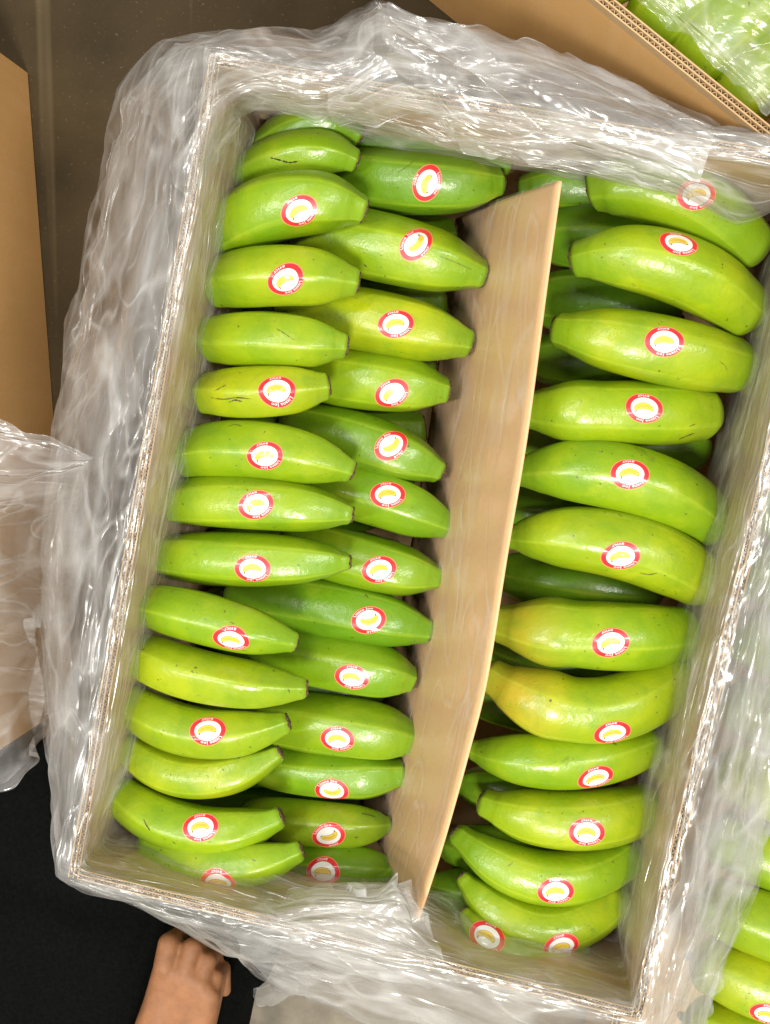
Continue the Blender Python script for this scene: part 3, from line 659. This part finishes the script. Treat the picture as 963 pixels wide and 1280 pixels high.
# ------------------------------------------------------------------ plastic film
def ring_film(name, layer, seed, mat, lift=0.0, amp=1.0, extra=0.0, res=(1000, 130)):
    # stations: outer silhouette, rim, inner lip (photo points), height of the outer hem, depth and covering lip
    S = [ # O, R, I, ohz, lipz
     ((205, 66), (258, 66), (292, 130), -.05, -.030), ((300, 34), (350, 74), (375, 138), -.04, -.012), ((392, 44), (440, 92), (455, 150), -.03, -.010),
     ((470, 4), (520, 106), (545, 178), .02, -.006), ((600, 38), (645, 130), (640, 200), -.02, -.006), ((740, 76), (760, 150), (735, 215), -.02, -.010),
     ((868, 148), (880, 176), (850, 238), -.02, -.020), ((975, 190), (985, 196), (925, 275), -.03, -.040),
     ((1105, 200), (1060, 210), (985, 290), -.05, -.10), ((1110, 335), (1030, 335), (980, 350), -.05, -.10), ((1075, 480), (992, 480), (948, 480), -.05, -.10),
     ((1030, 640), (953, 640), (910, 640), -.05, -.10), ((1000, 800), (912, 800), (873, 800), -.05, -.10), ((975, 940), (877, 940), (842, 930), -.06, -.10),
     ((953, 1080), (843, 1080), (812, 1050), -.06, -.10), ((905, 1210), (810, 1210), (778, 1165), -.06, -.10),
     ((870, 1310), (797, 1268), (745, 1210), -.06, -.10), ((740, 1340), (700, 1243), (680, 1205), -.06, -.08), ((600, 1312), (590, 1216), (590, 1188), -.06, -.06),
     ((450, 1278), (470, 1186), (505, 1112), -.05, -.012), ((362, 1238), (345, 1154), (385, 1112), -.05, -.020), ((280, 1184), (240, 1127), (270, 1098), -.06, -.05),
     ((172, 1108), (165, 1108), (205, 1072), -.05, -.07), ((80, 1074), (96, 1088), (150, 1035), -.06, -.08),
     ((64, 960), (112, 980), (150, 945), -.08, -.09), ((52, 850), (130, 860), (158, 845), -.08, -.09), ((52, 700), (155, 710), (188, 700), -.09, -.09),
     ((70, 530), (183, 545), (224, 545), -.09, -.09), ((98, 385), (207, 400), (250, 400), -.09, -.09), ((128, 225), (232, 235), (272, 232), -.08, -.08), ((156, 118), (250, 115), (285, 165), -.07, -.06)]
    nu, nv = res
    Pm = []
    for (O, R, I, oz, lz) in S:
        wo = W(*O, oz); rw = W(*R, 0); best = None
        for q in range(4):      # snap to the real rim
            e0 = Vector((*MAIN[q], H)); e1 = Vector((*MAIN[(q + 1) % 4], H)); dd = e1 - e0; t = min(1, max(0, (rw - e0).dot(dd) / dd.length_squared)); c = e0 + dd * t
            if best is None or (c - rw).length < (best[0] - rw).length: best = (c, q)
        cm = Vector((sum(c[0] for c in MAIN) / 4, sum(c[1] for c in MAIN) / 4, H)); nrm_ = Vector((0, 0, 0))
        for q in range(4):
            e0 = Vector((*MAIN[q], H)); e1 = Vector((*MAIN[(q + 1) % 4], H)); dd = (e1 - e0).normalized(); k_ = Vector((-dd.y, dd.x, 0)); k_ = k_ if k_.dot(e0 - cm) > 0 else -k_
            dist = abs((best[0] - e0).dot(k_)); nrm_ += k_ * max(0, 1 - dist / .03)
        dirw = nrm_.normalized(); RW = best[0] - dirw * .0037
        Ro = RW + dirw * .0075; Ri = RW - dirw * .0075
        covering = lz > -.045
        gap = {0: .006, 1: .004, 2: .004, 3: .002}[best[1]] * (1 if layer == 0 else 1.5) + .0015
        if covering:   # folded inwards over the fruit, then back down behind them
            lip = W(I[0], I[1], lz)
            prof = [RW - dirw * .014 + Vector((0, 0, -.09)), RW.lerp(lip, .45) + Vector((0, 0, -.045)), lip - Vector((0, 0, .010)), lip + Vector((0, 0, .002)), lip.lerp(Ri, .5) + Vector((0, 0, .006))]
        else:
            prof = [Ri - dirw * (gap * .5) + Vector((0, 0, -.13)), Ri - dirw * gap + Vector((0, 0, -.095)), Ri - dirw * gap * 1.1 + Vector((0, 0, -.065)), Ri - dirw * gap * .8 + Vector((0, 0, -.035)), Ri - dirw * .003 + Vector((0, 0, -.010))]
        prof += [Ri + Vector((0, 0, .007)), Ro + Vector((0, 0, .008)), Ro.lerp(wo, .45) + Vector((0, 0, -oz * .20)), wo, wo + Vector((0, 0, -.03)) - dirw * .006, wo + Vector((0, 0, -.085)) - dirw * .016]
        Pm.append([tuple(p) for p in prof])
    Pm = np.array(Pm)      # (m, k, 3)
    m, kk = Pm.shape[:2]
    # resample round the ring by arc length
    seg = np.linalg.norm(np.roll(Pm, -1, 0)[:, 6] - Pm[:, 6], axis=1); cum = np.concatenate([[0], np.cumsum(seg)])
    tt = np.linspace(0, cum[-1], nu, endpoint=False); i = np.searchsorted(cum, tt, side='right') - 1; f = (tt - cum[i]) / seg[i]
    def lin(P): return P[i % m] * (1 - f[:, None]) + P[(i + 1) % m] * f[:, None]
    U = np.stack([cr(Pm[:, k], i, f) * (.35 if k > 6 else .5) + lin(Pm[:, k]) * (.65 if k > 6 else .5) for k in range(kk)], 1)   # (nu, kk, 3)
    tv = np.linspace(0, kk - 1 - 1e-6, nv); iv = tv.astype(int); fv = tv - iv
    G = np.zeros((nu, nv, 3))
    for a_ in range(nv):
        k = iv[a_]; ff = fv[a_]; g0, g1, g2, g3 = [U[:, min(max(k + o, 0), kk - 1)] for o in (-1, 0, 1, 2)]
        G[:, a_] = .5 * (2 * g1 + (-g0 + g2) * ff + (2 * g0 - 5 * g1 + 4 * g2 - g3) * ff ** 2 + (-g0 + 3 * g1 - 3 * g2 + g3) * ff ** 3)
    du = np.roll(G, -1, 0) - np.roll(G, 1, 0); dv = np.gradient(G, axis=1)
    nn = np.cross(du, dv); nn /= np.linalg.norm(nn, axis=2, keepdims=True) + 1e-9
    s = np.broadcast_to(tt[:, None], (nu, nv)); vl = np.concatenate([[0], np.cumsum(np.linalg.norm(np.diff(G, axis=1), axis=2).mean(0))]); v = np.broadcast_to(vl[None], (nu, nv))
    # seam of the ring: blend so the noise closes
    def field(ss): 
        return .0060 * crumple(ss, v, seed, ang=.30, stretch=5.0, scale=15, octaves=1) + .0034 * crumple(ss, v, seed + 9, ang=1.0, stretch=5, scale=26, octaves=1) + .0036 * crumple(ss, v, seed + 31, ang=.08, stretch=9, scale=40, octaves=1) + .0010 * crumple(ss, v, seed + 41, ang=-.6, stretch=6, scale=60, octaves=1)
    w_ = np.clip(s / .12, 0, 1); h = field(s) * w_ + field(s + cum[-1]) * (1 - w_)
    vn = tv / (kk - 1)
    mask = np.interp(tv, [0, 2, 4, 5, 6, 7, 8, 10], [.3, .5, .5, .5, .8, 1.1, .9, .8]) * amp
    G = G + nn * (h * mask[None])[..., None]
    G[..., 2] += lift
    # free hem, not a ruled line
    hem = (perlin(tt * 14, tt * 0 + 3.3, seed + 4) * .012)[:, None] * np.clip((tv - 8) / 2, 0, 1)[None]; G[..., 2] += hem
    G[..., 2] = np.maximum(G[..., 2], .006)
    me = grid_mesh(name, G, closed_u=True, size=(cum[-1], vl[-1]))
    return me
liner = empty('plastic_liner', (0, 0, 0)); tag(liner, 'large crinkled clear plastic bag lining the middle carton and folded over its rim', 'plastic liner')
def part_mesh(name, me, mat, root):
    o = link(name, me, mat); adopt(o, root); return o
part_mesh('film', ring_film('film', 0, 3, M_FILM), M_FILM, liner)
part_mesh('inner_film', ring_film('inner_film', 1, 40, M_FILM, lift=.005, amp=1.25), M_THIN, liner)

def patch(name, ctrl, seed, mat, amp=1.0, n=(260, 200), ang=.5, stretch=3, hemn=.004, scale=(26, 60)):
    """ctrl: rows of (px, py, dz) control points -> crumpled sheet"""
    C = np.array([[tuple(W(*p)) for p in row] for row in ctrl]); nr, nc = C.shape[:2]
    A = np.stack([path(C[r], n[0]) for r in range(nr)], 0)      # nr, n0, 3
    B = np.stack([path(A[:, k], n[1]) for k in range(n[0])], 0)  # n0, n1, 3
    du = np.gradient(B, axis=0); dv = np.gradient(B, axis=1); nn = np.cross(du, dv); nn /= np.linalg.norm(nn, axis=2, keepdims=True) + 1e-9
    nn[nn[..., 2] < 0] *= -1
    x, y = B[..., 0] + .3 * B[..., 2], B[..., 1] - .3 * B[..., 2]
    h = .0075 * crumple(x, y, seed, ang, stretch, scale[0] * .62, 1) + .0020 * crumple(x, y, seed + 7, ang + .5, 6.0, scale[1] * .6, 1) + .0006 * crumple(x, y, seed + 17, ang - .6, 3.0, scale[1] * 1.4, 2)
    B = B + nn * (h * amp)[..., None]
    # ragged hem
    e = np.minimum.reduce([np.linspace(0, 1, n[0])[:, None] + np.zeros(n[1]), 1 - np.linspace(0, 1, n[0])[:, None] + np.zeros(n[1]), np.linspace(0, 1, n[1])[None] + np.zeros((n[0], 1)), 1 - np.linspace(0, 1, n[1])[None] + np.zeros((n[0], 1))])
    k = np.clip(1 - e / .12, 0, 1); B[..., 0] += k * hemn * 2 * perlin(x * 60, y * 60, seed + 2); B[..., 1] += k * hemn * 2 * perlin(x * 60 + 5, y * 60, seed + 3)
    B[..., 2] = np.maximum(B[..., 2], .004)
    return grid_mesh(name, B, size=(np.linalg.norm(np.diff(B[:, n[1] // 2], axis=0), axis=1).sum(), np.linalg.norm(np.diff(B[n[0] // 2], axis=0), axis=1).sum()))
# milky folds piled on the top rim, running down to the right
part_mesh('fold', patch('fold', [
    [(430, 60, -.01), (470, 2, .035), (540, 25, .03), (640, 45, .015), (745, 78, .01), (880, 150, -.01)],
    [(420, 100, .012), (480, 50, .045), (560, 80, .04), (650, 105, .03), (760, 140, .02), (890, 190, .01)],
    [(415, 130, .006), (500, 110, .03), (570, 135, .03), (650, 160, .02), (750, 190, .015), (870, 222, .0)],
    [(430, 150, -.012), (520, 155, .004), (590, 186, .006), (660, 200, .004), (730, 214, .0), (850, 243, -.02)]], 61, M_FILM2, 1.5, ang=-.55, stretch=4), M_FILM2, liner)
part_mesh('fold', patch('fold', [
    [(170, 125, -.06), (215, 62, -.03), (300, 36, -.02), (400, 46, -.01), (470, 20, .02)],
    [(200, 160, -.02), (245, 95, .010), (310, 72, .014), (400, 82, .016), (470, 70, .03)],
    [(225, 240, .010), (262, 150, .018), (320, 110, .016), (400, 118, .012), (470, 110, .02)],
    [(255, 255, -.03), (285, 175, -.02), (330, 140, -.012), (400, 146, -.012), (470, 158, -.006)]], 75, M_FILM, 1.3, ang=.6, stretch=2.5), M_FILM, liner)
# crumpled milky fold at the bottom, over the ends of the lowest fruit
part_mesh('fold', patch('fold', [
    [(300, 1135, -.05), (350, 1112, -.02), (410, 1098, -.004), (455, 1108, .0), (497, 1092, .004), (520, 1150, .0)],
    [(280, 1150, -.01), (350, 1138, .01), (410, 1130, .018), (465, 1130, .02), (510, 1140, .018), (545, 1180, .01)],
    [(290, 1180, .0), (360, 1170, .014), (430, 1165, .02), (480, 1175, .02), (520, 1190, .018), (560, 1215, .01)],
    [(310, 1200, -.05), (370, 1215, -.02), (440, 1215, -.01), (490, 1225, -.01), (540, 1240, -.01), (590, 1250, -.02)]], 83, M_FILM2, 1.6, ang=.2, stretch=2.0), M_FILM2, liner)
# second skirt of film hanging at the left, and a long one at the right
part_mesh('skirt', patch('skirt', [
    [(160, 125, -.05), (118, 300, -.06), (85, 480, -.07), (60, 700, -.07), (62, 900, -.06), (85, 1070, -.05)],
    [(200, 130, -.02), (165, 300, -.03), (130, 480, -.03), (105, 700, -.03), (90, 900, -.02), (100, 1075, -.02)],
    [(240, 135, .010), (212, 300, .008), (182, 480, .008), (145, 700, .008), (112, 900, .008), (104, 1078, .004)]], 91, M_THIN, 1.4, n=(520, 90), ang=1.4, stretch=6), M_THIN, liner)
part_mesh('skirt', patch('skirt', [
    [(985, 480, .008), (950, 640, .008), (912, 800, .008), (877, 940, .008), (842, 1080, .008), (806, 1215, .008), (790, 1290, .0)],
    [(1010, 480, -.01), (978, 640, -.012), (940, 800, -.012), (905, 940, -.012), (872, 1080, -.012), (840, 1215, -.012), (815, 1290, -.02)],
    [(1040, 480, -.03), (1015, 640, -.03), (985, 800, -.03), (962, 940, -.03), (952, 1080, -.03), (905, 1210, -.03), (870, 1300, -.05)]], 97, M_FILM, 1.5, n=(520, 90), ang=1.8, stretch=6), M_FILM, liner)
# film hanging down the inner right wall, a few centimetres in front of it
# film lying on the divider
def divider_film():
    A = DIV_A[:, :20]; n0, n1 = 420, 150
    X = np.stack([path(A[:, j], n0) for j in range(A.shape[1])], 1); X = np.stack([path(X[i], n1) for i in range(n0)], 0)
    s = np.linspace(0, .47, n0)[:, None] + np.zeros(n1); v = np.linspace(0, .15, n1)[None] + np.zeros((n0, 1))
    h = .0024 * crumple(s, v, 131, .95, 4.0, 12, 1) + .0004 * crumple(s, v, 137, .8, 7, 60, 1) * np.clip(perlin(s * 9, v * 9, 5) * 4 + .5, 0, 1)
    k = np.clip(v / .02, .12, 1) * 1.0
    X = X - DIV_N * (.0022 + np.maximum(h * k + .0015 * k, 0))[..., None]
    return grid_mesh('divider_film', X, size=(.47, .15))
part_mesh('divider_film', divider_film(), M_COVER, liner)

# the neighbours' bags
bag = link('plastic_bag', patch('plastic_bag', [
    [(-160, 500, .02), (-60, 515, .02), (10, 530, .01), (60, 548, .0), (118, 572, -.02)],
    [(-170, 600, .02), (-60, 600, .02), (10, 605, .0), (55, 600, -.02), (108, 588, -.03)],
    [(-170, 700, .02), (-60, 710, .01), (-5, 700, -.01), (45, 690, -.06), (98, 680, -.12)],
    [(-170, 830, .02), (-60, 830, .01), (5, 830, -.02), (45, 830, -.06), (80, 840, -.12)],
    [(-170, 960, .0), (-70, 990, -.03), (0, 984, -.05), (30, 960, -.06), (55, 925, -.09)]], 151, M_FILM2, 1.6, n=(260, 320), ang=1.2, stretch=2.6), M_FILM2)
tag(bag, 'crinkled plastic bag hanging over the lower end of the left carton', 'plastic bag')
tr_bag = link('plastic_bag', patch('plastic_bag', [
    [(700, -120, -.02), (790, -12, -.022), (868, 60, -.022), (962, 140, -.02)],
    [(760, -140, -.02), (840, -50, -.015), (920, 20, -.015), (1020, 110, -.02)],
    [(900, -240, -.02), (980, -140, -.02), (1050, -60, -.02), (1130, 20, -.02)]], 163, M_FILM, 1.2, ang=.3), M_FILM)
tag(tr_bag, 'clear plastic sheet over the bananas in the top right carton', 'plastic bag')
r_bag = link('plastic_bag', patch('plastic_bag', [
    [(985, 560, -.055), (955, 740, -.055), (925, 900, -.06), (905, 1050, -.07)],
    [(1060, 560, -.075), (1030, 740, -.075), (1000, 900, -.08), (965, 1060, -.09)],
    [(1300, 560, -.085), (1250, 740, -.085), (1200, 900, -.09), (1150, 1090, -.10)]], 171, M_FILM, 1.4, ang=1.2), M_FILM)
tag(r_bag, 'clear plastic sheet over the bananas in the right carton', 'plastic bag')
scrap = link('plastic_scrap', patch('plastic_scrap', [
    [(300, 1200, -.21), (335, 1195, -.19), (370, 1212, -.21)],
    [(305, 1225, -.20), (340, 1225, -.17), (378, 1235, -.20)],
    [(318, 1250, -.22), (340, 1262, -.21), (372, 1250, -.22)]], 181, M_FILM2, 1.8, n=(90, 90), ang=.4, stretch=1.5), M_FILM2)
tag(scrap, 'crumpled scrap of white plastic on the pale floor by the dark cloth', 'plastic scrap')

# ------------------------------------------------------------------ person: fist and dark garment
person = empty('person', tuple(W(120, 1250, -H))); tag(person, 'person in black clothes at the bottom left, fist resting on the dark cloth', 'person')
def body():
    z = -.085; bm = bmesh.new(); u = pxm(z)
    def ball(p, r): bmesh.ops.create_icosphere(bm, subdivisions=2, radius=r, matrix=Matrix.Translation(p))
    def caps(p, q, r0, r1, n=14):
        for k in range(n + 1): t = k / n; ball(p.lerp(q, t), r0 + (r1 - r0) * t)
    wr = W(212, 1325, z - .016); el = W(180, 1620, z - .05)
    fingers = [((206, 1208), (211, 1180), 16.5), ((231, 1212), (240, 1185), 15.5), ((251, 1224), (259, 1201), 14), ((264, 1240), (270, 1221), 12.5)]
    for i, (mc, pip, r) in enumerate(fingers):
        a = W(mc[0], mc[1], z - .002 * i); b = W(pip[0], pip[1], z - .006 - .002 * i); R = r * u
        caps(a, b, R * .98, R * .94, 12)
        c = b + Vector((0, -.006, -.024)); caps(b, c, R * .95, R * .82, 8)           # middle bone folds down
        dd = c + Vector((0, -.020, -.002)); caps(c, dd, R * .82, R * .72, 8)          # tip folds back into the palm
        w0 = wr + Vector(((i - 1.5) * .010, 0, 0)); caps(a + Vector((0, 0, -.003)), w0, R * 1.0, .0165, 16)
        caps(a + Vector((0, 0, -.014)), w0 + Vector((0, 0, -.008)), R * 1.15, .016, 14)
    ms = [W(m[0], m[1], z - .004) for m, _, _ in fingers]
    for i in range(3):
        for f in (0, .2, .4, .6, .8, 1):
            a = ms[i].lerp(ms[i + 1], f) + Vector((0, -.003, .0012)); caps(a, wr + Vector(((i + f - 1.5) * .011, 0, .001)), .0098 - .0008 * i, .0172, 26)
    for f in (0, .33, .66, 1):
        caps(W(203 + 6 * f, 1226, z - .003), W(176 + 12 * f, 1325, z - .008 + .003 * f), .0088, .0150, 26)
    # thumb along the left side, closing under the fingers
    t0 = W(202, 1290, z - .022); t1 = W(206, 1245, z - .034); t2 = W(222, 1218, z - .044); caps(t0, t1, .013, .0115); caps(t1, t2, .0115, .0095)
    caps(wr, t0, .017, .013)
    caps(wr, el, .0255, .036, 30); caps(wr + Vector((-.010, 0, 0)), el, .022, .034, 20)
    me = bpy.data.meshes.new('body'); bm.to_mesh(me); bm.free(); o = link('body', me, M_SKIN)
    rm = o.modifiers.new('r', 'REMESH'); rm.mode = 'VOXEL'; rm.voxel_size = .0013
    sm = o.modifiers.new('s', 'SMOOTH'); sm.iterations = 16; sm.factor = .5
    dg = bpy.context.evaluated_depsgraph_get(); me2 = bpy.data.meshes.new_from_object(o.evaluated_get(dg)); o.modifiers.clear(); o.data = me2
    for p in me2.polygons: p.use_smooth = True
    me2.materials.clear(); me2.materials.append(M_SKIN)
    adopt(o, person)
body()
def sleeve():
    a, b = W(210, 1322, -.101), W(180, 1640, -.135); n = 60; V = np.zeros((n, 40, 3)); T = (b - a).normalized(); sd = T.cross(Vector((0, 0, 1))).normalized(); u2 = sd.cross(T)
    for i in range(n):
        t = i / (n - 1); r = (.033 + .016 * t) * (.93 if i == 0 else 1)
        for j in range(40):
            an = 2 * PI * j / 40; rr = r * (1 + .07 * math.sin(t * 19 + 2 * math.sin(an)) + .04 * math.sin(5 * an + t * 8)); V[i, j] = a + (b - a) * t + sd * math.cos(an) * rr + u2 * math.sin(an) * rr
    o = link('sleeve', grid_mesh('sleeve', V, closed_v=True), M_CLOTH); adopt(o, person)
sleeve()
def garment():
    rows = [[(-260, 950), (-60, 985), (10, 985), (60, 930), (105, 1040)], [(-260, 1060), (-80, 1080), (20, 1085), (90, 1090), (190, 1108)],
            [(-260, 1180), (-60, 1180), (70, 1180), (180, 1185), (322, 1216)], [(-260, 1300), (-60, 1300), (70, 1300), (180, 1300), (292, 1284)], [(-260, 1700), (-60, 1700), (60, 1700), (150, 1700), (215, 1700)]]
    z = -.135; C = [[(x, y, z + (.02 if i in (2,) and j in (1, 2) else 0) - (.02 if j == 4 else 0)) for j, (x, y) in enumerate(r)] for i, r in enumerate(rows)]
    C = np.array([[tuple(W(*p)) for p in r] for r in C])
    A = np.stack([path(C[r], 220) for r in range(len(rows))], 0); B = np.stack([path(A[:, k], 240) for k in range(220)], 0)
    x, y = B[..., 0], B[..., 1]
    h = .026 * perlin(x * 9 + y * 3, y * 4 - x * 2, 5) + .012 * crumple(x, y, 211, .9, 3.5, 14, 3)
    B[..., 2] += h
    # sides fall to the floor: outer skirt rows
    dn = []
    for k, (dzf, ) in enumerate([(1.0,), (.6,), (.25,), (.02,)]):
        pass
    ring = [B]
    me = grid_mesh('garment', B); bm = bmesh.new(); bm.from_mesh(me)
    ed = [e for e in bm.edges if e.is_boundary]
    r = bmesh.ops.extrude_edge_only(bm, edges=ed); nv = [v for v in r['geom'] if isinstance(v, bmesh.types.BMVert)]
    for v in nv: v.co.z -= .010; 
    cen = Vector(B.reshape(-1, 3).mean(0))
    for v in nv: dlt = (v.co - cen); dlt.z = 0; v.co += dlt.normalized() * .004
    ed2 = [e for e in r['geom'] if isinstance(e, bmesh.types.BMEdge)]
    r2 = bmesh.ops.extrude_edge_only(bm, edges=ed2)
    for v in r2['geom']:
        if isinstance(v, bmesh.types.BMVert): v.co.z = .012
    for f in bm.faces: f.smooth = True
    bm.to_mesh(me); bm.free()
    o = link('garment', me, M_CLOTH); adopt(o, person)
garment()
